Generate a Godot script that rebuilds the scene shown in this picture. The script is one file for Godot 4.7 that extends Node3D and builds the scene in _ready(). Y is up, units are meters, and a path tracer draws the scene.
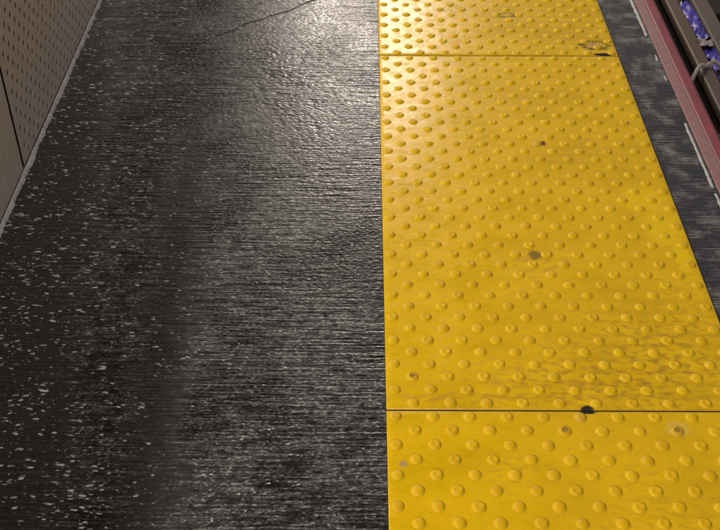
extends Node3D
# A station platform seen steeply from above. X runs across the platform (0 = inner edge of the
# yellow paving), Y along it (0 = the near joint); in Godot a point is (X, height, -Y).

const P := 0.06096            # dome spacing in a row
const TW := 0.6096            # tile width
const TL := 1.2192            # tile length
const EDGE := 0.771           # outer face of the platform
const WALLX := -0.771         # face of the metal barrier

var rng := RandomNumberGenerator.new()

func v(x: float, h: float, y: float) -> Vector3:
	return Vector3(x, h, -y)

# ---------------------------------------------------------------- helpers
func put(o: Node, called: String, parent: Node) -> Node:
	o.name = called
	parent.add_child(o, true)
	return o

func tag(o: Node, label: String, category: String, group := "", kind := "") -> void:
	if label: o.set_meta("label", label)
	if category: o.set_meta("category", category)
	if group: o.set_meta("group", group)
	if kind: o.set_meta("kind", kind)

func mi(called: String, mesh: Mesh, m: Material, parent: Node) -> MeshInstance3D:
	var o := MeshInstance3D.new()
	o.mesh = mesh
	if m: o.material_override = m
	put(o, called, parent)
	return o

func node(called: String, at := Vector3.ZERO) -> Node3D:
	var o := Node3D.new()
	put(o, called, self)
	o.position = at
	return o

func lin(r: float, g: float, b: float) -> Color:
	return Color(r, g, b).linear_to_srgb()

func sb(x: float) -> int:          # linear value to an sRGB byte
	x = clampf(x, 0.0, 1.0)
	return int(255.0 * (12.92 * x if x < 0.0031308 else 1.055 * pow(x, 1.0 / 2.4) - 0.055) + 0.5)

func mat(c: Color, rough := 0.7, metal := 0.0, spec := 0.5) -> StandardMaterial3D:
	var m := StandardMaterial3D.new()
	m.albedo_color = c
	m.roughness = rough
	m.metallic = metal
	m.metallic_specular = spec
	return m

func noise(freq: float, sd: int, oct := 3) -> FastNoiseLite:
	var n := FastNoiseLite.new()
	n.noise_type = FastNoiseLite.TYPE_SIMPLEX_SMOOTH
	n.frequency = freq
	n.seed = sd
	n.fractal_octaves = oct
	if oct == 1: n.fractal_type = FastNoiseLite.FRACTAL_NONE
	return n

func tex(w: int, h: int, bytes: PackedByteArray, fmt := Image.FORMAT_RGB8) -> ImageTexture:
	var im := Image.create_from_data(w, h, false, fmt, bytes)
	im.generate_mipmaps()
	return ImageTexture.create_from_image(im)

# a mottled material: colours a to b by stretched noise, mapped in world space (metres)
func mottled(a: Color, b: Color, sx: float, sy: float, sd: int, rough: float, metal := 0.0, bump := 0.0, size := 1.0) -> StandardMaterial3D:
	var n := 256
	var by := PackedByteArray(); by.resize(n * n * 3)
	var hb := PackedByteArray(); hb.resize(n * n * 3)
	var n1 := noise(1.0, sd, 4)
	var n2 := noise(1.0, sd + 7, 2)
	for j in n:
		for i in n:
			var t := 0.5 + 0.75 * n1.get_noise_2d(i * sx, j * sy) + 0.3 * n2.get_noise_2d(i * 0.35, j * 0.35)
			t = clampf(t, 0, 1)
			var k := (j * n + i) * 3
			by[k] = sb(lerpf(a.r, b.r, t)); by[k + 1] = sb(lerpf(a.g, b.g, t)); by[k + 2] = sb(lerpf(a.b, b.b, t))
			var hh := int(t * 255.0)
			hb[k] = hh; hb[k + 1] = hh; hb[k + 2] = hh
	var m := mat(Color.WHITE, rough, metal)
	m.albedo_texture = tex(n, n, by)
	if bump > 0.0:
		var im := Image.create_from_data(n, n, false, Image.FORMAT_RGB8, hb)
		im.bump_map_to_normal_map(bump)
		m.normal_enabled = true
		m.normal_texture = ImageTexture.create_from_image(im)
	m.uv1_triplanar = true
	m.uv1_world_triplanar = true
	m.uv1_scale = Vector3.ONE / size
	return m

func tri(st: SurfaceTool, a: Vector3, b: Vector3, c: Vector3) -> void:
	st.add_vertex(a); st.add_vertex(b); st.add_vertex(c)

func quad(st: SurfaceTool, a: Vector3, b: Vector3, c: Vector3, d: Vector3) -> void:
	tri(st, a, b, c); tri(st, a, c, d)

# box with bevelled edges: half-open corner points lo, hi
func add_box(st: SurfaceTool, lo: Vector3, hi: Vector3, bev := 0.0) -> void:
	var c := (lo + hi) * 0.5
	var e := (hi - lo) * 0.5
	st.set_smooth_group(-1)
	if bev <= 0.0:
		for ax in 3:
			for s in [-1.0, 1.0]:
				face(st, c, e, ax, s, 0.0)
		return
	for ax in 3:
		for s in [-1.0, 1.0]:
			face(st, c, e, ax, s, bev)
	for ax in 3:                       # twelve edge chamfers
		var b := (ax + 1) % 3
		var d := (ax + 2) % 3
		for sb_ in [-1.0, 1.0]:
			for sd_ in [-1.0, 1.0]:
				var p := []
				for q in [[-1.0, 0], [1.0, 0], [1.0, 1], [-1.0, 1]]:
					var w := Vector3.ZERO
					w[ax] = q[0] * (e[ax] - bev)
					w[b] = sb_ * (e[b] - (bev if q[1] == 0 else 0.0))
					w[d] = sd_ * (e[d] - (0.0 if q[1] == 0 else bev))
					p.append(c + w)
				out_quad(st, p, c)
	for sx in [-1.0, 1.0]:
		for sy in [-1.0, 1.0]:
			for sz in [-1.0, 1.0]:
				var a := c + Vector3(sx * e.x, sy * (e.y - bev), sz * (e.z - bev))
				var b2 := c + Vector3(sx * (e.x - bev), sy * e.y, sz * (e.z - bev))
				var d2 := c + Vector3(sx * (e.x - bev), sy * (e.y - bev), sz * e.z)
				if (b2 - a).cross(d2 - a).dot(a - c) > 0.0: tri(st, a, d2, b2)
				else: tri(st, a, b2, d2)

func face(st: SurfaceTool, c: Vector3, e: Vector3, ax: int, s: float, bev: float) -> void:
	var b := (ax + 1) % 3
	var d := (ax + 2) % 3
	var p := []
	for q in [[-1.0, -1.0], [1.0, -1.0], [1.0, 1.0], [-1.0, 1.0]]:
		var w := Vector3.ZERO
		w[ax] = s * e[ax]; w[b] = q[0] * (e[b] - bev); w[d] = q[1] * (e[d] - bev)
		p.append(c + w)
	out_quad(st, p, c)

func out_quad(st: SurfaceTool, p: Array, c: Vector3) -> void:
	var n: Vector3 = (p[1] - p[0]).cross(p[2] - p[0])
	if n.dot((p[0] + p[2]) * 0.5 - c) > 0.0: quad(st, p[0], p[3], p[2], p[1])   # clockwise seen from outside
	else: quad(st, p[0], p[1], p[2], p[3])

func begin() -> SurfaceTool:
	var st := SurfaceTool.new()
	st.begin(Mesh.PRIMITIVE_TRIANGLES)
	return st

func done(st: SurfaceTool) -> ArrayMesh:
	st.generate_normals()
	return st.commit()

func box(called: String, x0: float, x1: float, h0: float, h1: float, y0: float, y1: float, m: Material, parent: Node, bev := 0.0, origin := Vector3.ZERO) -> MeshInstance3D:
	var st := begin()
	add_box(st, Vector3(x0, h0, -y1) - origin, Vector3(x1, h1, -y0) - origin, bev)
	return mi(called, done(st), m, parent)

# a profile in (X, height) swept along Y
func extrude(prof: PackedVector2Array, y0: float, y1: float) -> ArrayMesh:
	var st := begin()
	st.set_smooth_group(-1)
	var n := prof.size()
	var mid := Vector2.ZERO
	for q in prof: mid += q / n
	for i in n:
		var a := prof[i]
		var b := prof[(i + 1) % n]
		quad(st, v(a.x, a.y, y0), v(b.x, b.y, y0), v(b.x, b.y, y1), v(a.x, a.y, y1))
	var idx := Geometry2D.triangulate_polygon(prof)
	for i in range(0, idx.size(), 3):
		tri(st, v(prof[idx[i]].x, prof[idx[i]].y, y0), v(prof[idx[i + 1]].x, prof[idx[i + 1]].y, y0), v(prof[idx[i + 2]].x, prof[idx[i + 2]].y, y0))
		tri(st, v(prof[idx[i]].x, prof[idx[i]].y, y1), v(prof[idx[i + 2]].x, prof[idx[i + 2]].y, y1), v(prof[idx[i + 1]].x, prof[idx[i + 1]].y, y1))
	return done(st)

func tube(pts: Array, r: float, seg := 8) -> ArrayMesh:
	var cv := Curve3D.new()
	for i in pts.size():
		var a: Vector3 = pts[maxi(i - 1, 0)]
		var b: Vector3 = pts[mini(i + 1, pts.size() - 1)]
		cv.add_point(pts[i], (a - b) * 0.17, (b - a) * 0.17)
	cv.bake_interval = r * 1.5
	var bp := cv.get_baked_points()
	var st := begin()
	st.set_smooth_group(0)
	var rings := []
	for i in bp.size():
		var t := (bp[mini(i + 1, bp.size() - 1)] - bp[maxi(i - 1, 0)]).normalized()
		var s := t.cross(Vector3.UP)
		if s.length() < 0.05: s = t.cross(Vector3.RIGHT)
		s = s.normalized()
		var u := s.cross(t)
		var ring := []
		for k in seg:
			var an := TAU * k / seg
			ring.append(bp[i] + (s * cos(an) + u * sin(an)) * r)
		rings.append(ring)
	for i in rings.size() - 1:
		for k in seg:
			var k2 := (k + 1) % seg
			quad(st, rings[i][k], rings[i][k2], rings[i + 1][k2], rings[i + 1][k])
	for e in [0, rings.size() - 1]:
		for k in range(1, seg - 1):
			if e == 0: tri(st, rings[e][0], rings[e][k + 1], rings[e][k])
			else: tri(st, rings[e][0], rings[e][k], rings[e][k + 1])
	return done(st)

# ---------------------------------------------------------------- concrete with a broomed surface
var nb1: FastNoiseLite
var nb2: FastNoiseLite
var nb3: FastNoiseLite
var nb4: FastNoiseLite
var nbig: FastNoiseLite

func crack_y(x: float) -> float:       # the hairline crack, from the left up to the frame's top
	return 1.231 + (x + 0.547) * 0.846 + 0.006 * sin(x * 31.0) + 0.003 * sin(x * 83.0)

func broom(x: float, y: float) -> float:
	var amp := 0.75 + 0.9 * nbig.get_noise_2d(x * 2.2 + 9.0, y * 2.2)
	var a := nb1.get_noise_2d(x * 2.2, y * 125.0)
	var b := nb2.get_noise_2d(x * 15.0, y * 200.0)
	var c := nb3.get_noise_2d(x * 90.0, y * 120.0)
	var r := 0.00060 * a * amp + 0.00050 * b * amp + 0.00036 * c
	var pit := nb4.get_noise_2d(x * 38.0, y * 38.0)
	var where := exp(-(pow((x + 0.15) / 0.22, 2.0) + pow((y - 1.1) / 0.4, 2.0)))
	r -= 0.0005 * where * smoothstep(0.15, 0.6, pit)
	return r

func floor_mesh(x0: float, x1: float, y0: float, y1: float, dx: float, dy: float, crack: bool) -> ArrayMesh:
	var nx := int(ceil((x1 - x0) / dx)) + 1
	var ny := int(ceil((y1 - y0) / dy)) + 1
	var hs := PackedFloat32Array(); hs.resize(nx * ny)
	for j in ny:
		var y := lerpf(y0, y1, float(j) / (ny - 1))
		for i in nx:
			var x := lerpf(x0, x1, float(i) / (nx - 1))
			var h := broom(x, y)
			if crack and x > -0.56:
				var d := absf(y - crack_y(x) ) / 1.31
				if d < 0.0028: h -= 0.0022 * (1.0 - d / 0.0028) * smoothstep(-0.56, -0.42, x)
			hs[j * nx + i] = h
	var vs := PackedVector3Array(); vs.resize(nx * ny)
	var ns := PackedVector3Array(); ns.resize(nx * ny)
	var us := PackedVector2Array(); us.resize(nx * ny)
	var sx := (x1 - x0) / (nx - 1)
	var sy := (y1 - y0) / (ny - 1)
	for j in ny:
		for i in nx:
			var k := j * nx + i
			vs[k] = Vector3(x0 + i * sx, hs[k] - 0.0045, -(y0 + j * sy))
			var gx := (hs[j * nx + mini(i + 1, nx - 1)] - hs[j * nx + maxi(i - 1, 0)]) / (2.0 * sx)
			var gy := (hs[mini(j + 1, ny - 1) * nx + i] - hs[maxi(j - 1, 0) * nx + i]) / (2.0 * sy)
			ns[k] = Vector3(-gx, 1.0, gy).normalized()
			us[k] = Vector2(float(i) / (nx - 1), float(j) / (ny - 1))
	var ids := PackedInt32Array(); ids.resize((nx - 1) * (ny - 1) * 6)
	var q := 0
	for j in ny - 1:
		for i in nx - 1:
			var a := j * nx + i
			ids[q] = a; ids[q + 1] = a + nx; ids[q + 2] = a + 1
			ids[q + 3] = a + 1; ids[q + 4] = a + nx; ids[q + 5] = a + nx + 1
			q += 6
	var ar := []
	ar.resize(Mesh.ARRAY_MAX)
	ar[Mesh.ARRAY_VERTEX] = vs; ar[Mesh.ARRAY_NORMAL] = ns; ar[Mesh.ARRAY_TEX_UV] = us; ar[Mesh.ARRAY_INDEX] = ids
	var am := ArrayMesh.new()
	am.add_surface_from_arrays(Mesh.PRIMITIVE_TRIANGLES, ar)
	return am

# how strong the black-brown darkening is (0..1): a broken band by the barrier and a streak
func dark_bands(x: float, y: float, n: float, fine: float) -> float:
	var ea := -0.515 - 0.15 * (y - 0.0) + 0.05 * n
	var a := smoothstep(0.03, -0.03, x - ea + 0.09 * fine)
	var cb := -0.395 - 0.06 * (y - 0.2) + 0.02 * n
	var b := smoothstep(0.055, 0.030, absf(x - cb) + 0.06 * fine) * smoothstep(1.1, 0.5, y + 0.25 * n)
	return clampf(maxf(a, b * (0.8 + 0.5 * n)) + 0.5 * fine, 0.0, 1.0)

func floor_material(x0: float, x1: float, y0: float, y1: float, w: int, h: int) -> StandardMaterial3D:
	var by := PackedByteArray(); by.resize(w * h * 3)
	var rb := PackedByteArray(); rb.resize(w * h)
	var n1 := noise(1.0, 101, 3)
	var n2 := noise(1.0, 102, 2)
	var n3 := noise(1.0, 103, 2)
	var n4 := noise(1.0, 104, 1)
	var k := 0
	for j in h:
		var y := lerpf(y0, y1, (j + 0.5) / h)
		for i in w:
			var x := lerpf(x0, x1, (i + 0.5) / w)
			var big := n1.get_noise_2d(x * 5.0, y * 5.0)
			var st := n2.get_noise_2d(x * 9.0, y * 180.0)
			var gr := n3.get_noise_2d(x * 100.0, y * 230.0)
			var fl := n4.get_noise_2d(x * 100.0 + 40.0, y * 260.0)
			var g := dark_bands(x, y, big, gr * 0.75 + st * 0.55)
			var a := 0.033 * (1.0 + 0.9 * st + 0.8 * gr + 0.7 * big)
			# worn light grains on the ridge tops
			a += 0.26 * smoothstep(0.45, 0.85, fl + 0.45 * st + 0.25 * big) + 0.05 * smoothstep(0.15, 0.5, st + 0.4 * gr)
			var pd := n3.get_noise_2d(x * 26.0 + 9.0, y * 34.0) * 1.3 + 0.4 * big
			a *= 1.0 - 0.72 * smoothstep(0.22, 0.6, pd + 0.25 * gr)
			var cr := maxf(a, 0.006) * 0.98
			var cg := maxf(a, 0.006)
			var cb := maxf(a, 0.006) * 0.985
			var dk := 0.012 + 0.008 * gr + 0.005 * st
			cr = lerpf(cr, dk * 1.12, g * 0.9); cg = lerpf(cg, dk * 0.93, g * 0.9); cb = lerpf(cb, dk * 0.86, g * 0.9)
			# dirt held in the crack
			if x > -0.62:
				var d := absf(y - crack_y(x)) / 1.31
				if d < 0.0025 and gr > -0.6 and x > -0.58 + 0.1 * st: cr = 0.008; cg = 0.007; cb = 0.006
			by[k * 3] = sb(cr); by[k * 3 + 1] = sb(cg); by[k * 3 + 2] = sb(cb)
			rb[k] = int(clampf(0.31 + 0.10 * big + 0.14 * gr + 0.36 * g, 0.2, 0.9) * 255.0)
			k += 1
	var m := mat(Color.WHITE, 1.0)
	m.albedo_texture = tex(w, h, by)
	m.roughness_texture = tex(w, h, rb, Image.FORMAT_L8)
	m.roughness_texture_channel = BaseMaterial3D.TEXTURE_CHANNEL_RED
	return m

# ---------------------------------------------------------------- tactile tiles
func tile_material(sd: int, spots: Array, dirt: Array) -> StandardMaterial3D:
	var w := 640
	var h := 1280
	var by := PackedByteArray(); by.resize(w * h * 3)
	var rb := PackedByteArray(); rb.resize(w * h)
	var n1 := noise(1.0, sd, 3)
	var n2 := noise(1.0, sd + 1, 3)
	var n3 := noise(1.0, sd + 2, 1)
	var k := 0
	for j in h:
		var y := TL * (j + 0.5) / h
		for i in w:
			var x := TW * (i + 0.5) / w
			var big := n1.get_noise_2d(x * 6.0, y * 9.0)
			var sm := n2.get_noise_2d(x * 38.0, y * 70.0)
			var fi := n3.get_noise_2d(x * 300.0, y * 420.0)
			var t := 1.0 + 0.16 * big + 0.10 * sm + 0.07 * fi
			var c := Vector3(0.735, 0.475, 0.004) * t
			# scuffed-in brown dirt, lying between the domes
			var row := 0.5 - 0.5 * cos(TAU * y / (P * 0.5))
			var d := 0.22 * smoothstep(0.0, 0.95, sm + 0.5 * big + 0.2 * fi)
			for q in dirt:
				var e := pow((x - q[0]) / q[2], 2.0) + pow((y - q[1]) / q[3], 2.0)
				if e < 4.0: d += q[4] * exp(-e) * smoothstep(-0.25, 0.75, sm + 0.25 * fi + 0.35 * (1.0 - row)) * 0.75
			c = c.lerp(Vector3(0.22, 0.115, 0.012), clampf(d, 0, 0.8))
			for q in spots:
				var e2 := sqrt(pow((x - q[0]) / q[2], 2.0) + pow((y - q[1]) / q[3], 2.0)) + 0.35 * sm + 0.2 * fi
				if e2 < 1.3:
					var wgt: float = smoothstep(1.15, 0.75, e2)
					if q[5] > 0.0: wgt *= smoothstep(1.0 - q[5], 1.0 - q[5] * 0.5, e2)
					c = c.lerp(q[4], wgt)
			by[k * 3] = sb(c.x); by[k * 3 + 1] = sb(c.y); by[k * 3 + 2] = sb(c.z)
			rb[k] = int(clampf(0.25 + 0.06 * big + 0.06 * sm + 0.3 * d, 0.15, 0.9) * 255.0)
			k += 1
	var m := mat(Color.WHITE, 1.0, 0.0, 0.36)
	m.albedo_texture = tex(w, h, by)
	m.roughness_texture = tex(w, h, rb, Image.FORMAT_L8)
	m.roughness_texture_channel = BaseMaterial3D.TEXTURE_CHANNEL_RED
	# fine moulded ribs across the plate
	m.normal_enabled = true
	m.normal_texture = rib_normal
	m.normal_scale = 0.32
	return m

var rib_normal: ImageTexture
func make_rib_normal() -> void:
	var w := 512
	var h := 2048
	var hb := PackedByteArray(); hb.resize(w * h * 3)
	var n := noise(1.0, 55, 2)
	var k := 0
	for j in h:
		var y := TL * (j + 0.5) / h
		var rib := 0.5 - 0.5 * cos(TAU * y / 0.0036)
		for i in w:
			var x := TW * (i + 0.5) / w
			var t := int(255.0 * clampf(0.5 + 0.22 * (rib - 0.5) + 0.26 * n.get_noise_2d(x * 55.0, y * 110.0), 0, 1))
			hb[k] = t; hb[k + 1] = t; hb[k + 2] = t
			k += 3
	var im := Image.create_from_data(w, h, false, Image.FORMAT_RGB8, hb)
	im.bump_map_to_normal_map(1.4)
	rib_normal = ImageTexture.create_from_image(im)

# plate with eased edges and a faint unevenness; origin at its near inner corner, top at 0
func plate_mesh(sd: int) -> ArrayMesh:
	var n := noise(1.0, sd, 2)
	var xs := [0.0, 0.0006, 0.002]
	var ys := [0.0022, 0.0028, 0.0042]
	for i in range(1, 60): xs.append(0.002 + (TW - 0.004) * i / 60.0)
	for j in range(1, 120): ys.append(0.0035 + (TL - 0.007) * j / 120.0)
	xs.append_array([TW - 0.002, TW - 0.0006, TW])
	ys.append_array([TL - 0.0042, TL - 0.0028, TL - 0.0022])
	var st := begin()
	st.set_smooth_group(0)
	var nx := xs.size()
	var ny := ys.size()
	var pts := []
	for j in ny:
		for i in nx:
			var e := mini(mini(i, nx - 1 - i), mini(j, ny - 1 - j))
			var drop: float = [0.010, 0.0005, 0.0][mini(e, 2)]
			var hh: float = n.get_noise_2d(xs[i] * 16.0, ys[j] * 26.0) * 0.00035 if e > 2 else 0.0
			pts.append(v(xs[i], hh - drop, ys[j]))
	for j in ny - 1:
		for i in nx - 1:
			for q in [[i, j], [i, j + 1], [i + 1, j], [i + 1, j], [i, j + 1], [i + 1, j + 1]]:
				st.set_uv(Vector2(xs[q[0]] / TW, ys[q[1]] / TL))
				st.add_vertex(pts[q[1] * nx + q[0]])
	st.generate_normals()
	st.generate_tangents()
	return st.commit()

func dome_mesh(prof: Array, seg: int, sd: int) -> ArrayMesh:
	var r := RandomNumberGenerator.new()
	r.seed = sd
	var st := begin()
	st.set_smooth_group(0)
	var rings := []
	for q in prof:
		var ring := []
		for k in seg:
			var an := TAU * (k + 0.5) / seg
			var w := 1.0 + r.randf_range(-0.03, 0.03)
			ring.append(Vector3(cos(an) * q[0] * w, q[1] + r.randf_range(-0.0001, 0.0001), sin(an) * q[0] * w))
		rings.append(ring)
	for i in rings.size() - 1:
		for k in seg:
			var k2 := (k + 1) % seg
			quad(st, rings[i][k], rings[i][k2], rings[i + 1][k2], rings[i + 1][k])
	var top := Vector3(0, prof[-1][1] + (0.0 if prof[-1].size() < 3 else prof[-1][2]), 0)
	for k in seg:
		tri(st, rings[-1][k], rings[-1][(k + 1) % seg], top)
	return done(st)

func _ready() -> void:
	rng.seed = 20240611
	# ------------------------------------------------------------ camera
	var cam := Camera3D.new()
	put(cam, "camera", self)
	cam.fov = 28.05
	cam.near = 0.05
	cam.far = 400.0
	cam.position = v(-0.041, 1.304, -1.208)
	cam.rotation_degrees = Vector3(-39.44, 0.148, 0.128)
	cam.current = true
	# ------------------------------------------------------------ night sky, faint moon, exposure
	var env := Environment.new()
	var sm := ProceduralSkyMaterial.new()
	sm.sky_top_color = Color(0.20, 0.21, 0.24)
	sm.sky_horizon_color = Color(0.34, 0.31, 0.29)
	sm.ground_horizon_color = Color(0.30, 0.28, 0.26)
	sm.ground_bottom_color = Color(0.10, 0.10, 0.10)
	sm.sun_angle_max = 1.0
	var sky := Sky.new()
	sky.sky_material = sm
	env.background_mode = Environment.BG_SKY
	env.sky = sky
	env.background_energy_multiplier = 3.2
	env.tonemap_mode = Environment.TONE_MAPPER_LINEAR
	env.tonemap_exposure = 1.38
	env.sdfgi_enabled = true
	env.ssao_enabled = true
	env.ssil_enabled = true
	var we := WorldEnvironment.new()
	we.environment = env
	put(we, "world_environment", self)
	var moon := DirectionalLight3D.new()
	put(moon, "moon_light", self)
	moon.light_energy = 0.02
	moon.light_angular_distance = 0.5
	moon.light_color = Color(0.85, 0.9, 1.0)
	moon.rotation_degrees = Vector3(-50, -70, 0)
	moon.shadow_enabled = true

	nb1 = noise(1.0, 11, 2)
	nb2 = noise(1.0, 12, 2)
	nb3 = noise(1.0, 13, 2)
	nb4 = noise(1.0, 14, 2)
	nbig = noise(1.0, 15, 2)
	make_rib_normal()

	build_platform()
	build_canopy()
	build_track()
	build_tiles()
	build_barrier()
	build_edge()
	build_small()

# ---------------------------------------------------------------- the platform
func build_platform() -> void:
	var pl := node("platform")
	tag(pl, "dark broom-finished concrete platform floor left of the yellow paving", "floor", "", "structure")
	var conc := mottled(Color(0.035, 0.034, 0.032), Color(0.085, 0.082, 0.077), 0.02, 0.15, 31, 0.55, 0.0, 2.0, 0.6)
	var x0 := -0.80
	var x1 := -0.0006
	var y0 := -0.50
	var y1 := 1.90
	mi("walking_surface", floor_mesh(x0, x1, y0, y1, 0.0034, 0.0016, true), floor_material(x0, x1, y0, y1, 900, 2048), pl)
	box("slab", -6.0, EDGE - 0.06, -0.35, -0.016, -14.0, 18.0, conc, pl)
	box("footing", -5.6, EDGE - 0.16, -1.3, -0.352, -14.0, 18.0, conc, pl)
	box("floor_beyond", -0.80, -0.0006, -0.015, -0.0045, 1.901, 18.0, conc, pl)
	box("floor_behind", -0.80, -0.0006, -0.015, -0.0045, -14.0, -0.501, conc, pl)
	box("floor_aside", -6.0, -0.801, -0.015, -0.0045, -14.0, 18.0, conc, pl)
	box("joint_filler", 0.0, TW, -0.0104, -0.0028, -0.0021, 0.0021, mat(lin(0.02, 0.014, 0.008), 0.9), pl)
	box("joint_filler", 0.0, TW, -0.0104, -0.0014, TL - 0.0021, TL + 0.0021, mat(lin(0.16, 0.095, 0.012), 0.8), pl)
	box("paving_bed", -0.0005, TW + 0.0, -0.015, -0.0105, -14.0, 18.0, mat(lin(0.03, 0.028, 0.024), 0.9), pl)

func build_canopy() -> void:
	var white := mottled(Color(0.50, 0.48, 0.44), Color(0.62, 0.60, 0.56), 0.05, 0.05, 71, 0.7, 0.0, 0.0, 1.5)
	var can := node("canopy", v(-2.3, 2.95, 2.0))
	tag(can, "pale flat canopy roof over the platform, above the frame", "roof")
	var o := can.position
	box("roof_panel", -5.4, 0.72, 2.95, 3.07, -12.0, 16.0, white, can, 0.01, o)
	box("fascia", 0.722, 0.76, 2.80, 3.09, -12.0, 16.0, mat(lin(0.12, 0.13, 0.14), 0.5), can, 0.004, o)
	for y in [-6.0, 9.0]:
		var c := node("canopy_column", v(-2.3, -0.0045, y))
		tag(c, "steel canopy column standing on the platform %s the frame" % ["behind" if y < 0.0 else "beyond"], "column", "canopy columns")
		var m := mat(lin(0.10, 0.13, 0.12), 0.5)
		box("post", -2.39, -2.21, 0.0255, 2.9495, y - 0.09, y + 0.09, m, c, 0.008, c.position)
		box("base_plate", -2.46, -2.14, -0.0045, 0.0255, y - 0.16, y + 0.16, m, c, 0.004, c.position)
	# lamps: one row over the walkway, unseen fill row added over the far half
	var glow := mat(Color(1, 1, 1), 0.5)
	glow.emission_enabled = true
	glow.emission = Color(1.0, 0.94, 0.88)
	glow.emission_energy_multiplier = 3.0
	var shell := mat(lin(0.55, 0.55, 0.53), 0.4)
	for q in [[0.0, 7.0, "over the walkway ahead"], [0.0, -4.6, "over the walkway behind the camera"], [0.0, 13.5, "over the walkway, farthest ahead"], [-3.1, 2.2, "unseen fill added over the far half, beside the barrier"], [-3.1, -2.6, "unseen fill added over the far half, behind the camera"], [-3.1, 7.0, "unseen fill added over the far half, farthest ahead"]]:
		var l := node("ceiling_lamp", v(q[0], 2.95, q[1]))
		tag(l, "long ceiling lamp under the canopy, %s" % q[2], "lamp", "ceiling lamps under the canopy")
		var w := 0.50
		var d := 0.14
		box("housing", q[0] - w, q[0] + w, 2.87, 2.95, q[1] - d, q[1] + d, shell, l, 0.01, l.position)
		box("diffuser", q[0] - w + 0.03, q[0] + w - 0.03, 2.855, 2.8695, q[1] - d + 0.03, q[1] + d - 0.03, glow, l, 0.004, l.position)
		var a := AreaLight3D.new()
		put(a, "lamp_light", l)
		a.position = v(0, -0.10, 0)
		a.rotation_degrees = Vector3(-90, 0, 0)
		a.area_size = Vector2(w * 2.0 - 0.06, d * 2.0 - 0.06)
		a.light_color = Color(1.0, 0.94, 0.88)
		a.light_energy = 13.0
		a.area_range = 40.0
		a.shadow_enabled = true

# ---------------------------------------------------------------- the track
func build_track() -> void:
	var bed := mottled(Color(0.008, 0.007, 0.006), Color(0.045, 0.037, 0.03), 0.25, 0.25, 41, 0.9, 0.0, 4.0, 0.5)
	var g := box("track_bed", EDGE - 0.158, 60.0, -1.5, -1.30, -150.0, 150.0, bed, self)
	tag(g, "dark track bed below the platform edge", "ground", "", "structure")
	var rust := mottled(Color(0.10, 0.062, 0.038), Color(0.20, 0.145, 0.095), 0.12, 0.10, 42, 0.5, 0.0, 0.5, 0.4)
	var rust2 := mottled(Color(0.12, 0.085, 0.06), Color(0.20, 0.155, 0.115), 0.12, 0.1, 43, 0.55, 0.0, 0.5, 0.4)
	var greasy := mottled(Color(0.012, 0.009, 0.007), Color(0.05, 0.034, 0.024), 0.2, 0.2, 45, 0.75, 0.0, 1.5, 0.4)
	for q in [[1.475, -1.0, 0.034, rust, "brown running rail nearest the maroon platform edge board", "running_rail"], [1.612, -0.998, 0.042, rust2, "wider brown guard rail beside the running rail", "guard_rail"], [2.92, -1.0, 0.034, rust, "far running rail of the track, outside the frame", "running_rail"]]:
		var r := node(q[5], v(q[0], q[1] - 0.152, 2.0))
		tag(r, q[4], "rail")
		var hw: float = q[2]
		var t := 0.152
		mi("rail_head", extrude(PackedVector2Array([Vector2(-hw + 0.012, t), Vector2(hw - 0.012, t), Vector2(hw - 0.004, t - 0.003), Vector2(hw, t - 0.010), Vector2(hw, t - 0.034), Vector2(0.012, t - 0.044), Vector2(-0.012, t - 0.044), Vector2(-hw, t - 0.034), Vector2(-hw, t - 0.010), Vector2(-hw + 0.004, t - 0.003)]), -14.0, 14.0), q[3], r)
		mi("rail_web", extrude(PackedVector2Array([Vector2(-0.009, t - 0.0445), Vector2(0.009, t - 0.0445), Vector2(0.009, 0.030), Vector2(0.018, 0.020), Vector2(0.066, 0.012), Vector2(0.066, 0.0), Vector2(-0.066, 0.0), Vector2(-0.066, 0.012), Vector2(-0.018, 0.020), Vector2(-0.009, 0.030)]), -14.0, 14.0), greasy, r)
	# sleepers under both rails
	var wood := mottled(Color(0.012, 0.009, 0.007), Color(0.04, 0.029, 0.022), 0.3, 0.04, 44, 0.85, 0.0, 2.0, 0.5)
	var plate := mat(lin(0.045, 0.033, 0.026), 0.7)
	var cond := mi("conduit", tube([v(1.86, -1.05, -8), v(1.865, -1.055, 0), v(1.86, -1.05, 3), v(1.866, -1.05, 6), v(1.86, -1.05, 14)], 0.022, 10), mat(lin(0.13, 0.12, 0.12), 0.5), self)
	tag(cond, "thin grey conduit running beyond the guard rail", "conduit")
	var clip_m := mat(lin(0.10, 0.07, 0.05), 0.6)
	var ys := []
	for i in 12: ys.append(-1.02 + i * 0.62)
	ys = ys.slice(2, 11)
	for i in ys.size():
		var y: float = ys[i]
		var s := node("sleeper", v(2.2, -1.30, y))
		var seen := i >= 3 and i <= 5
		tag(s, ["dark timber sleeper under the rails, nearest of those in view", "dark timber sleeper under the rails, middle of those in view", "dark timber sleeper under the rails, farthest of those in view"][i - 3] if seen else "dark timber sleeper under the rails, outside the frame", "sleeper", "sleepers under the rails")
		box("timber", 0.98, 3.4, -1.30, -1.162, y - 0.11, y + 0.11, wood, s, 0.006, s.position)
		box("tie_plate", 1.36, 1.72, -1.1615, -1.1525, y - 0.085, y + 0.085, plate, s, 0.002, s.position)
		for x in [1.388, 1.7]:
			for sg in [-1.0, 1.0]:
				var st := begin()
				var c := v(x, -1.152, y + 0.05 * sg) - s.position
				add_box(st, c + Vector3(-0.024, -0.0005, -0.024), c + Vector3(0.024, 0.022, 0.024), 0.006)
				var cl := mi("rail_clip", done(st), clip_m, s)
				st = begin()
				add_box(st, c + Vector3(-0.014, 0.0225, -0.014), c + Vector3(0.014, 0.052, 0.014), 0.004)
				mi("bolt", done(st), clip_m, cl)

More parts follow.
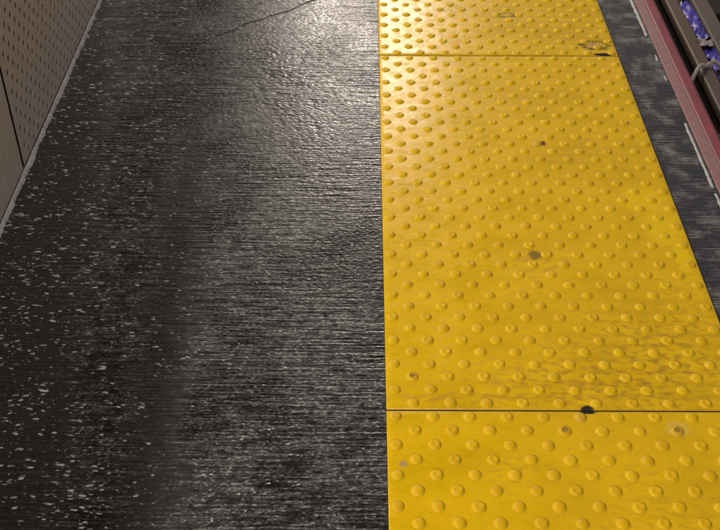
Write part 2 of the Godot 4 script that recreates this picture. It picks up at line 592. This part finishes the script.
# ---------------------------------------------------------------- the yellow paving
func build_tiles() -> void:
	var brown := Vector3(0.10, 0.05, 0.012)
	var black := Vector3(0.018, 0.013, 0.008)
	var fresh := Vector3(0.80, 0.55, 0.003)
	var pale := Vector3(0.62, 0.47, 0.20)
	# spots: x, y, half-width, half-length, colour, ring thickness (0 = filled)
	var mid_spots := [[0.297, 0.409, 0.013, 0.014, Vector3(0.26, 0.165, 0.02), 0.0], [0.365, 0.811, 0.006, 0.009, Vector3(0.16, 0.05, 0.012), 0.0], [0.334, 0.004, 0.011, 0.007, Vector3(0.03, 0.025, 0.02), 0.0],
		[0.545, 0.60, 0.045, 0.045, fresh, 0.0], [0.565, 0.50, 0.035, 0.055, fresh, 0.0], [0.585, 0.40, 0.018, 0.05, fresh, 0.0], [0.10, 1.05, 0.015, 0.01, pale, 0.0]]
	var mid_dirt := [[0.40, 0.10, 0.18, 0.13, 0.42], [0.52, 0.18, 0.12, 0.16, 0.34], [0.30, 0.05, 0.22, 0.05, 0.35], [0.45, 0.75, 0.12, 0.10, 0.35], [0.33, 1.0, 0.15, 0.10, 0.25], [0.10, 0.02, 0.10, 0.02, 0.4], [0.30, 0.40, 0.06, 0.05, 0.4]]
	var near_spots := [[0.475, 1.180, 0.020, 0.016, Vector3(0.70, 0.48, 0.06), 0.0], [0.025, 1.103, 0.008, 0.008, Vector3(0.46, 0.33, 0.10), 0.0], [0.335, 1.216, 0.012, 0.006, black, 0.0]]
	var near_dirt := [[0.5, 0.98, 0.2, 0.14, 0.3], [0.2, 1.1, 0.08, 0.03, 0.3]]
	var far_spots := [[0.559, 0.058, 0.040, 0.026, black, 0.42], [0.575, 0.008, 0.03, 0.007, black, 0.0], [0.345, 0.227, 0.03, 0.014, brown, 0.5], [0.555, 0.058, 0.02, 0.011, Vector3(0.5, 0.33, 0.10), 0.0]]
	var far_dirt := [[0.5, 0.12, 0.2, 0.15, 0.35], [0.3, 0.25, 0.2, 0.1, 0.25]]
	# dome shapes: rounded, worn flat, and worn into a shallow dish
	var shapes := [
		dome_mesh([[0.0122, -0.0010], [0.0102, 0.0008], [0.0080, 0.0028], [0.0056, 0.0039], [0.0028, 0.0043, 0.0001]], 14, 1),
		dome_mesh([[0.0122, -0.0010], [0.0102, 0.0009], [0.0082, 0.0029], [0.0063, 0.0036], [0.0036, 0.0037, -0.0001]], 14, 2),
		dome_mesh([[0.0122, -0.0010], [0.0104, 0.0009], [0.0084, 0.0031], [0.0062, 0.0039], [0.0038, 0.0032, -0.0004]], 14, 3)]
	var dm := []
	for q in [[0.735, 0.475, 0.004], [0.76, 0.50, 0.006], [0.70, 0.445, 0.005]]:
		var m := mottled(Color(q[0] * 0.88, q[1] * 0.86, q[2]), Color(q[0] * 1.06, q[1] * 1.07, q[2] * 1.4), 0.5, 0.5, 60 + dm.size(), 0.38, 0.0, 0.9, 0.12)
		m.metallic_specular = 0.3
		dm.append(m)
	var dirty := mottled(Color(0.50, 0.31, 0.006), Color(0.74, 0.47, 0.004), 0.9, 0.9, 66, 0.5, 0.0, 1.0, 0.05)
	var pip := dome_mesh([[0.0062, 0.0038], [0.0048, 0.0037], [0.0022, 0.00325]], 9, 9)
	var pip_m := mottled(Color(0.14, 0.09, 0.02), Color(0.50, 0.31, 0.01), 0.9, 0.9, 67, 0.7, 0.0, 0.0, 0.03)
	var tiles := [
		[-TL, 81, near_spots, near_dirt, "yellow truncated-dome paving tile nearest the camera, below the dark joint", 0.62, 1.2192, [[0.076, 1.174], [0.29, 1.16], [0.475, 1.18]]],
		[0.0, 85, mid_spots, mid_dirt, "whole yellow truncated-dome paving tile in the middle, between the two joints", 0.0, 0.915, [[0.046, 0.076]]],
		[TL, 89, far_spots, far_dirt, "farthest yellow truncated-dome paving tile, with a cracked black ring at its corner", 0.0, 0.40, []]]
	for t in tiles:
		var o := node("tactile_tile", v(0, 0, t[0]))
		tag(o, t[4], "paving tile", "yellow tactile paving tiles")
		mi("plate", plate_mesh(t[1]), tile_material(t[1], t[2], t[3]), o)
		var st := begin()
		var extra := 0
		for j in 40:
			for i in 10:
				var x := (i + (0.25 if j % 2 == 0 else 0.75)) * P + rng.randf_range(-0.0006, 0.0006)
				var y := TL - (j + 0.5) * P * 0.5 + rng.randf_range(-0.0006, 0.0006)
				var r := rng.randf()
				var k := 0 if r < 0.45 else (1 if r < 0.7 else 2)
				var tf := Transform3D(Basis(Vector3.UP, rng.randf() * TAU).scaled(Vector3.ONE * rng.randf_range(0.94, 1.04)), v(x, 0, y))
				var m = dm[rng.randi() % 3]
				var hit := false
				for q in t[2]:
					if q[4] != fresh and absf(q[0] - x) < 0.016 and absf(q[1] - y) < 0.016: hit = true
				if hit: m = dirty
				var worn := false
				for q in t[7]:
					if Vector2(q[0] - x, q[1] - y).length() < 0.019: worn = true
				if worn: k = 2
				if y >= t[5] and y <= t[6]:
					var d := mi("dome", shapes[k], m, o)
					d.transform = tf
					if worn: mi("worn_centre", pip, pip_m, d)
				else:
					st.append_from(shapes[k], 0, tf)
					extra += 1
		if extra:
			var e := mi("dome_field", st.commit(), dm[0], o)
			e.set_meta("kind", "stuff")

# ---------------------------------------------------------------- the metal barrier on the left
func build_barrier() -> void:
	var tan_ := mottled(Color(0.48, 0.40, 0.325), Color(0.60, 0.51, 0.42), 0.1, 0.1, 91, 0.45, 0.0, 0.0, 0.5)
	var smooth_ := mottled(Color(0.52, 0.44, 0.34), Color(0.63, 0.54, 0.43), 0.04, 0.1, 92, 0.4, 0.0, 0.0, 0.6)
	var dark := mat(lin(0.02, 0.017, 0.014), 0.8)
	var b := node("metal_barrier", v(-1.0, -0.0045, 1.5))
	tag(b, "low tan metal barrier with perforated panel, left of the dark concrete", "barrier")
	var o := b.position
	var yj := 0.686            # the upright joint between the two panels
	var top := 0.44
	# perforated sheet: staggered holes cut through
	var st := begin()
	st.set_smooth_group(-1)
	var pit := 0.0218
	var hr := 0.0074
	var y0 := yj + 0.008
	var nyc := 90
	var nh := int((top - 0.02) / pit)
	var xf := WALLX
	for j in nh:
		for i in nyc:
			var cy := y0 + (i + 0.5) * pit
			var ch := 0.014 + (j + 0.5) * pit
			var a := pit * 0.5
			var q := [v(xf, ch - a, cy - a), v(xf, ch - a, cy + a), v(xf, ch + a, cy + a), v(xf, ch + a, cy - a)]
			for z in 4: q[z] -= o
			if (i + j) % 2 == 1 or i == 0:
				quad(st, q[0], q[3], q[2], q[1])
				continue
			var ring := []
			var inner := []
			for z in 8:
				var an := TAU * (z + 0.5) / 8.0
				ring.append(v(xf, ch + sin(an) * hr, cy + cos(an) * hr) - o)
				inner.append(v(xf - 0.0025, ch + sin(an) * hr, cy + cos(an) * hr) - o)
			var corner := [q[2], q[3], q[0], q[1]]       # (+y,+h), (-y,+h), (-y,-h), (+y,-h)
			for z in 4:
				var z0 := z * 2
				tri(st, corner[z], ring[z0], ring[z0 + 1])
				tri(st, corner[z], ring[z0 + 1], corner[(z + 1) % 4])
				tri(st, corner[(z + 1) % 4], ring[z0 + 1], ring[(z0 + 2) % 8])
			for z in 8:
				quad(st, ring[z], inner[z], inner[(z + 1) % 8], ring[(z + 1) % 8])
	var y_end := y0 + nyc * pit
	mi("perforated_panel", done(st), tan_, b)
	box("backing", WALLX - 0.05, WALLX - 0.028, 0.01, top, yj + 0.01, y_end, dark, b, 0.0, o)
	box("plain_panel", WALLX - 0.012, WALLX + 0.002, 0.012, top, -2.6, yj - 0.0035, smooth_, b, 0.004, o)
	box("joint_strip", WALLX - 0.02, WALLX - 0.006, 0.012, top, yj - 0.003, yj + 0.0075, mat(lin(0.07, 0.06, 0.05), 0.7), b, 0.001, o)
	box("body", -1.22, WALLX - 0.052, -0.004, top, -2.6, y_end, mat(lin(0.07, 0.06, 0.05), 0.7), b, 0.0, o)
	box("top_cap", -1.25, WALLX + 0.006, top + 0.001, top + 0.031, -2.62, y_end + 0.02, smooth_, b, 0.006, o)
	box("bottom_rail", WALLX - 0.026, WALLX - 0.0005, -0.004, 0.0115, -2.6, y_end, mat(lin(0.10, 0.09, 0.08), 0.6), b, 0.001, o)
	# the pale worn sealant along the foot of it
	var n := noise(1.0, 95, 3)
	var sl := begin()
	sl.set_smooth_group(0)
	var prev := []
	var yy := -1.2
	while yy < y_end:
		var w := 0.0050 + 0.0035 * n.get_noise_1d(yy * 9.0) + 0.0035 * n.get_noise_1d(yy * 60.0)
		var hh := 0.0075 + 0.003 * n.get_noise_1d(yy * 30.0 + 50.0)
		var cur := [v(WALLX, hh, yy) - o, v(WALLX + w * 0.55, hh * 0.72, yy) - o, v(WALLX + w, -0.0055, yy) - o]
		if prev:
			for k in 2: quad(sl, prev[k], prev[k + 1], cur[k + 1], cur[k])
		prev = cur
		yy += 0.004
	mi("sealant_bead", done(sl), mottled(Color(0.28, 0.26, 0.25), Color(0.85, 0.81, 0.77), 0.3, 0.12, 96, 0.7, 0.0, 1.0, 0.35), b)

# ---------------------------------------------------------------- the platform edge
func build_edge() -> void:
	var slab := node("edge_strip")
	tag(slab, "dark grey strip between yellow paving and maroon board", "kerb", "", "structure")
	mi("strip_surface", floor_mesh(TW + 0.001, 0.7135, -0.30, 1.90, 0.006, 0.002, false), strip_material(TW + 0.001, 0.7135, -0.30, 1.90), slab)
	var plain := mat(lin(0.05, 0.05, 0.05), 0.5)
	box("strip_behind", TW + 0.001, 0.7135, -0.015, -0.0045, -14.0, -0.301, plain, slab)
	box("strip_beyond", TW + 0.001, 0.7135, -0.015, -0.0045, 1.901, 18.0, plain, slab)
	# worn white line along the board: what is left of it
	var white := mottled(Color(0.22, 0.21, 0.20), Color(0.72, 0.70, 0.67), 0.3, 0.08, 97, 0.6, 0.0, 1.0, 0.12)
	var ln := node("edge_line", v(0.706, -0.0045, 1.0))
	tag(ln, "worn broken white line along the maroon edge board", "painted line")
	var n := noise(1.0, 98, 3)
	for q in [[1.335, 2.6, 0.010], [1.20, 1.235, 0.005], [1.10, 1.125, 0.004], [0.645, 0.905, 0.0072], [0.39, 0.628, 0.0072]]:
		var st := begin()
		st.set_smooth_group(0)
		var y: float = q[0]
		var prev := []
		while y <= q[1] + 0.0001:
			var taper: float = smoothstep(0.0, 0.02, minf(y - q[0], q[1] - y) + 0.004)
			var w: float = q[2] * (0.55 + 0.45 * taper) * (1.0 + 0.5 * n.get_noise_1d(y * 55.0))
			var xo: float = 0.7065 + 0.0012 * n.get_noise_1d(y * 25.0 + 30.0)
			var c := v(xo, -0.0029, y) - ln.position
			var cur := [c + Vector3(-w * 0.5, -0.003, 0), c + Vector3(-w * 0.4, 0, 0), c + Vector3(w * 0.4, 0, 0), c + Vector3(w * 0.5, -0.003, 0)]
			if prev:
				for k in 3: quad(st, prev[k], cur[k], cur[k + 1], prev[k + 1])
			prev = cur
			y += 0.006
		mi("line_fragment", done(st), white, ln)
	# maroon rubbing board, scuffed along its inner half
	var bd := node("edge_board", v(0.742, -0.15, 2.0))
	tag(bd, "maroon edge board with scuffed inner half, along the platform edge", "edge board")
	var st2 := begin()
	var prof := PackedVector2Array([Vector2(0.7145, -0.16), Vector2(0.7145, -0.004), Vector2(0.7165, -0.001), Vector2(0.738, 0.0002), Vector2(0.7405, -0.0014), Vector2(0.743, 0.0000), Vector2(0.764, -0.0005), Vector2(0.770, -0.004), Vector2(0.771, -0.009), Vector2(0.771, -0.16)])
	var yb := -3.0
	var segs := []
	while yb <= 6.0:
		segs.append(yb)
		yb += 0.05
	st2.set_smooth_group(-1)
	for s in segs.size() - 1:
		for i in prof.size() - 1:
			var p := prof[i]
			var r := prof[i + 1]
			for e in [[p, segs[s]], [r, segs[s]], [r, segs[s + 1]], [p, segs[s]], [r, segs[s + 1]], [p, segs[s + 1]]]:
				st2.set_uv(Vector2((e[0].x - 0.714) / 0.058, e[1] / 1.2))
				st2.add_vertex(v(e[0].x, e[0].y, e[1]) - bd.position)
	st2.generate_normals()
	mi("board", st2.commit(), board_material(), bd)

func strip_material(x0: float, x1: float, y0: float, y1: float) -> StandardMaterial3D:
	var w := 192
	var h := 2048
	var by := PackedByteArray(); by.resize(w * h * 3)
	var rb := PackedByteArray(); rb.resize(w * h)
	var n1 := noise(1.0, 201, 3)
	var n2 := noise(1.0, 202, 3)
	var n3 := noise(1.0, 203, 2)
	var k := 0
	for j in h:
		var y := lerpf(y0, y1, (j + 0.5) / h)
		for i in w:
			var x := lerpf(x0, x1, (i + 0.5) / w)
			var big := n1.get_noise_2d(x * 16.0, y * 12.0)
			var st := n2.get_noise_2d(x * 12.0, y * 190.0)
			var gr := n3.get_noise_2d(x * 160.0, y * 260.0)
			var a := 0.033 * (1.0 + 0.5 * st + 0.5 * gr)
			var scuff := smoothstep(-0.1, 0.9, big + 0.75 * st + 0.4 * gr)
			a = lerpf(a, 0.22, scuff * 0.8)
			by[k * 3] = sb(a * 1.01); by[k * 3 + 1] = sb(a); by[k * 3 + 2] = sb(a * 1.02)
			rb[k] = int(clampf(0.45 + 0.12 * big + 0.15 * gr, 0.25, 0.9) * 255.0)
			k += 1
	var m := mat(Color.WHITE, 1.0)
	m.albedo_texture = tex(w, h, by)
	m.roughness_texture = tex(w, h, rb, Image.FORMAT_L8)
	m.roughness_texture_channel = BaseMaterial3D.TEXTURE_CHANNEL_RED
	return m

func board_material() -> StandardMaterial3D:
	var w := 64
	var h := 1024
	var by := PackedByteArray(); by.resize(w * h * 3)
	var n1 := noise(1.0, 211, 3)
	var n2 := noise(1.0, 212, 2)
	var k := 0
	for j in h:
		var y := 1.2 * (j + 0.5) / h
		for i in w:
			var u := (i + 0.5) / w
			var st := n1.get_noise_2d(u * 1.6, y * 120.0)
			var gr := n2.get_noise_2d(u * 14.0, y * 260.0)
			var big := n1.get_noise_2d(u * 1.5 + 70.0, y * 9.0)
			var c := Vector3(0.26, 0.060, 0.075) * (1.0 + 0.25 * big + 0.15 * gr)
			var worn := smoothstep(0.62, 0.34, u + 0.12 * st + 0.08 * big) * (0.62 + 0.35 * gr + 0.4 * st)
			c = c.lerp(Vector3(0.30, 0.215, 0.20), clampf(worn, 0.0, 0.92))
			by[k] = sb(c.x); by[k + 1] = sb(c.y); by[k + 2] = sb(c.z)
			k += 3
	var m := mat(Color.WHITE, 0.5)
	m.albedo_texture = tex(w, h, by)
	return m

# ---------------------------------------------------------------- small things
func flake_mesh(sd: int) -> ArrayMesh:
	var r := RandomNumberGenerator.new()
	r.seed = sd
	var st := begin()
	st.set_smooth_group(-1)
	var n := 7
	var a := []
	var b := []
	for k in n:
		var an := TAU * k / n + r.randf_range(-0.25, 0.25)
		var q := r.randf_range(0.55, 1.1)
		a.append(Vector3(cos(an) * q, 0.0, sin(an) * q * 0.62))
		b.append(Vector3(cos(an) * q * 0.8, 0.22 + r.randf_range(-0.05, 0.05), sin(an) * q * 0.5))
	for k in n:
		var k2 := (k + 1) % n
		quad(st, a[k], a[k2], b[k2], b[k])
		tri(st, b[k], b[k2], Vector3(0, 0.27, 0))
	return done(st)

func build_small() -> void:
	# pale flecks of grit and old paint caught in the broomed concrete
	var cl := noise(1.0, 301, 3)
	var tfs := []
	var cols := []
	var tries := 0
	while tfs.size() < 6000 and tries < 90000:
		tries += 1
		var x := rng.randf_range(-0.765, -0.01)
		var y := rng.randf_range(-0.45, 1.85)
		var left := smoothstep(-0.22, -0.58, x)
		var dens := left * 0.75 + 0.07 + 0.8 * cl.get_noise_2d(x * 9.0, y * 9.0) - 0.05
		if rng.randf() > dens: continue
		var s := 0.0011 + (0.0020 + 0.0018 * left) * pow(rng.randf(), 2.4)
		var bs := Basis(Vector3.UP, rng.randf_range(-0.5, 0.5)).scaled(Vector3(s * rng.randf_range(0.9, 1.7), s * rng.randf_range(0.5, 0.9), s))
		tfs.append(Transform3D(bs, v(x, broom(x, y) - 0.0046, y)))
		var c := rng.randf_range(0.12, 0.75)
		cols.append(Color(c, c * 0.98, c * 0.95))
	var mm := MultiMesh.new()
	mm.transform_format = MultiMesh.TRANSFORM_3D
	mm.use_colors = true
	mm.mesh = flake_mesh(5)
	mm.instance_count = tfs.size()
	for i in tfs.size():
		mm.set_instance_transform(i, tfs[i])
		mm.set_instance_color(i, cols[i])
	var o := MultiMeshInstance3D.new()
	o.multimesh = mm
	var fm := mat(Color.WHITE, 0.6)
	fm.vertex_color_use_as_albedo = true
	o.material_override = fm
	put(o, "grit_flecks", self)
	tag(o, "pale flecks of grit scattered over the dark concrete", "grit", "", "stuff")
	# pale cable lying over the running rail
	var cb := mi("cable", tube([v(1.335, -1.148, 2.80), v(1.36, -1.06, 2.83), v(1.40, -0.985, 2.885), v(1.438, -0.972, 2.945), v(1.475, -0.990, 2.975), v(1.510, -0.975, 2.985), v(1.535, -0.990, 2.955), v(1.545, -1.05, 2.90), v(1.55, -1.14, 2.84)], 0.0085, 10), mat(lin(0.55, 0.47, 0.38), 0.5), self)
	tag(cb, "pale cable looped over the brown running rail", "cable")
	var cb2 := mi("cable", tube([v(1.30, -1.15, 2.20), v(1.33, -1.06, 2.31), v(1.375, -1.0, 2.40), v(1.41, -1.01, 2.40), v(1.425, -1.06, 2.33), v(1.43, -1.149, 2.22)], 0.010, 10), mat(lin(0.14, 0.12, 0.11), 0.5), self)
	cb2.name = "cable_001"
	tag(cb2, "dark cable loop beside the running rail at right edge", "cable")
	# blue scraps of plastic lying in the gap between the two rails
	var blue := mat(lin(0.10, 0.085, 0.52), 0.35)
	var i := 0
	for q in [[1.545, -1.02, 3.47, 0.19, "long crumpled blue plastic scrap between the rails, farthest back"], [1.545, -1.015, 3.06, 0.10, "crumpled blue plastic scrap between the rails, beside the pale cable's loop"], [1.548, -1.02, 2.83, 0.09, "blue plastic scrap between the rails, nearest, in front of the pale cable"]]:
		var s := mi("plastic_scrap", scrap(q[3], 400 + i), blue, self)
		s.position = v(q[0], q[1], q[2])
		tag(s, q[4], "litter", "blue scraps between the rails")
		i += 1
	var w := mi("paper_scrap", scrap(0.03, 420), mat(lin(0.55, 0.45, 0.42), 0.7), self)
	w.position = v(1.527, -0.995, 3.19)
	tag(w, "small pale paper scrap at the running rail beside blue plastic", "litter")

# a crumpled sheet with thickness, resting between rail head and guard rail
func scrap(half: float, sd: int) -> ArrayMesh:
	var n := noise(1.0, sd, 3)
	var st := begin()
	st.set_smooth_group(0)
	var nx := 6
	var ny := maxi(6, int(half * 90.0))
	var up := []
	for j in ny + 1:
		for i in nx + 1:
			var a := -1.0 + 2.0 * i / nx
			var b := -1.0 + 2.0 * j / ny
			var wd := 0.040 * (0.75 + 0.5 * n.get_noise_1d(b * 3.0))
			up.append(v(a * wd + 0.004 * n.get_noise_2d(a * 3.0, b * 9.0), 0.010 * (1.0 - a * a) + 0.024 * n.get_noise_2d(a * 2.0 + 20.0, b * half * 28.0), b * half + 0.01 * n.get_noise_2d(a * 4.0, b * 4.0)))
	for j in ny:
		for i in nx:
			var k := j * (nx + 1) + i
			quad(st, up[k], up[k + nx + 1], up[k + nx + 2], up[k + 1])
			var d := Vector3(0, -0.002, 0)
			quad(st, up[k] + d, up[k + 1] + d, up[k + nx + 2] + d, up[k + nx + 1] + d)
	return done(st)
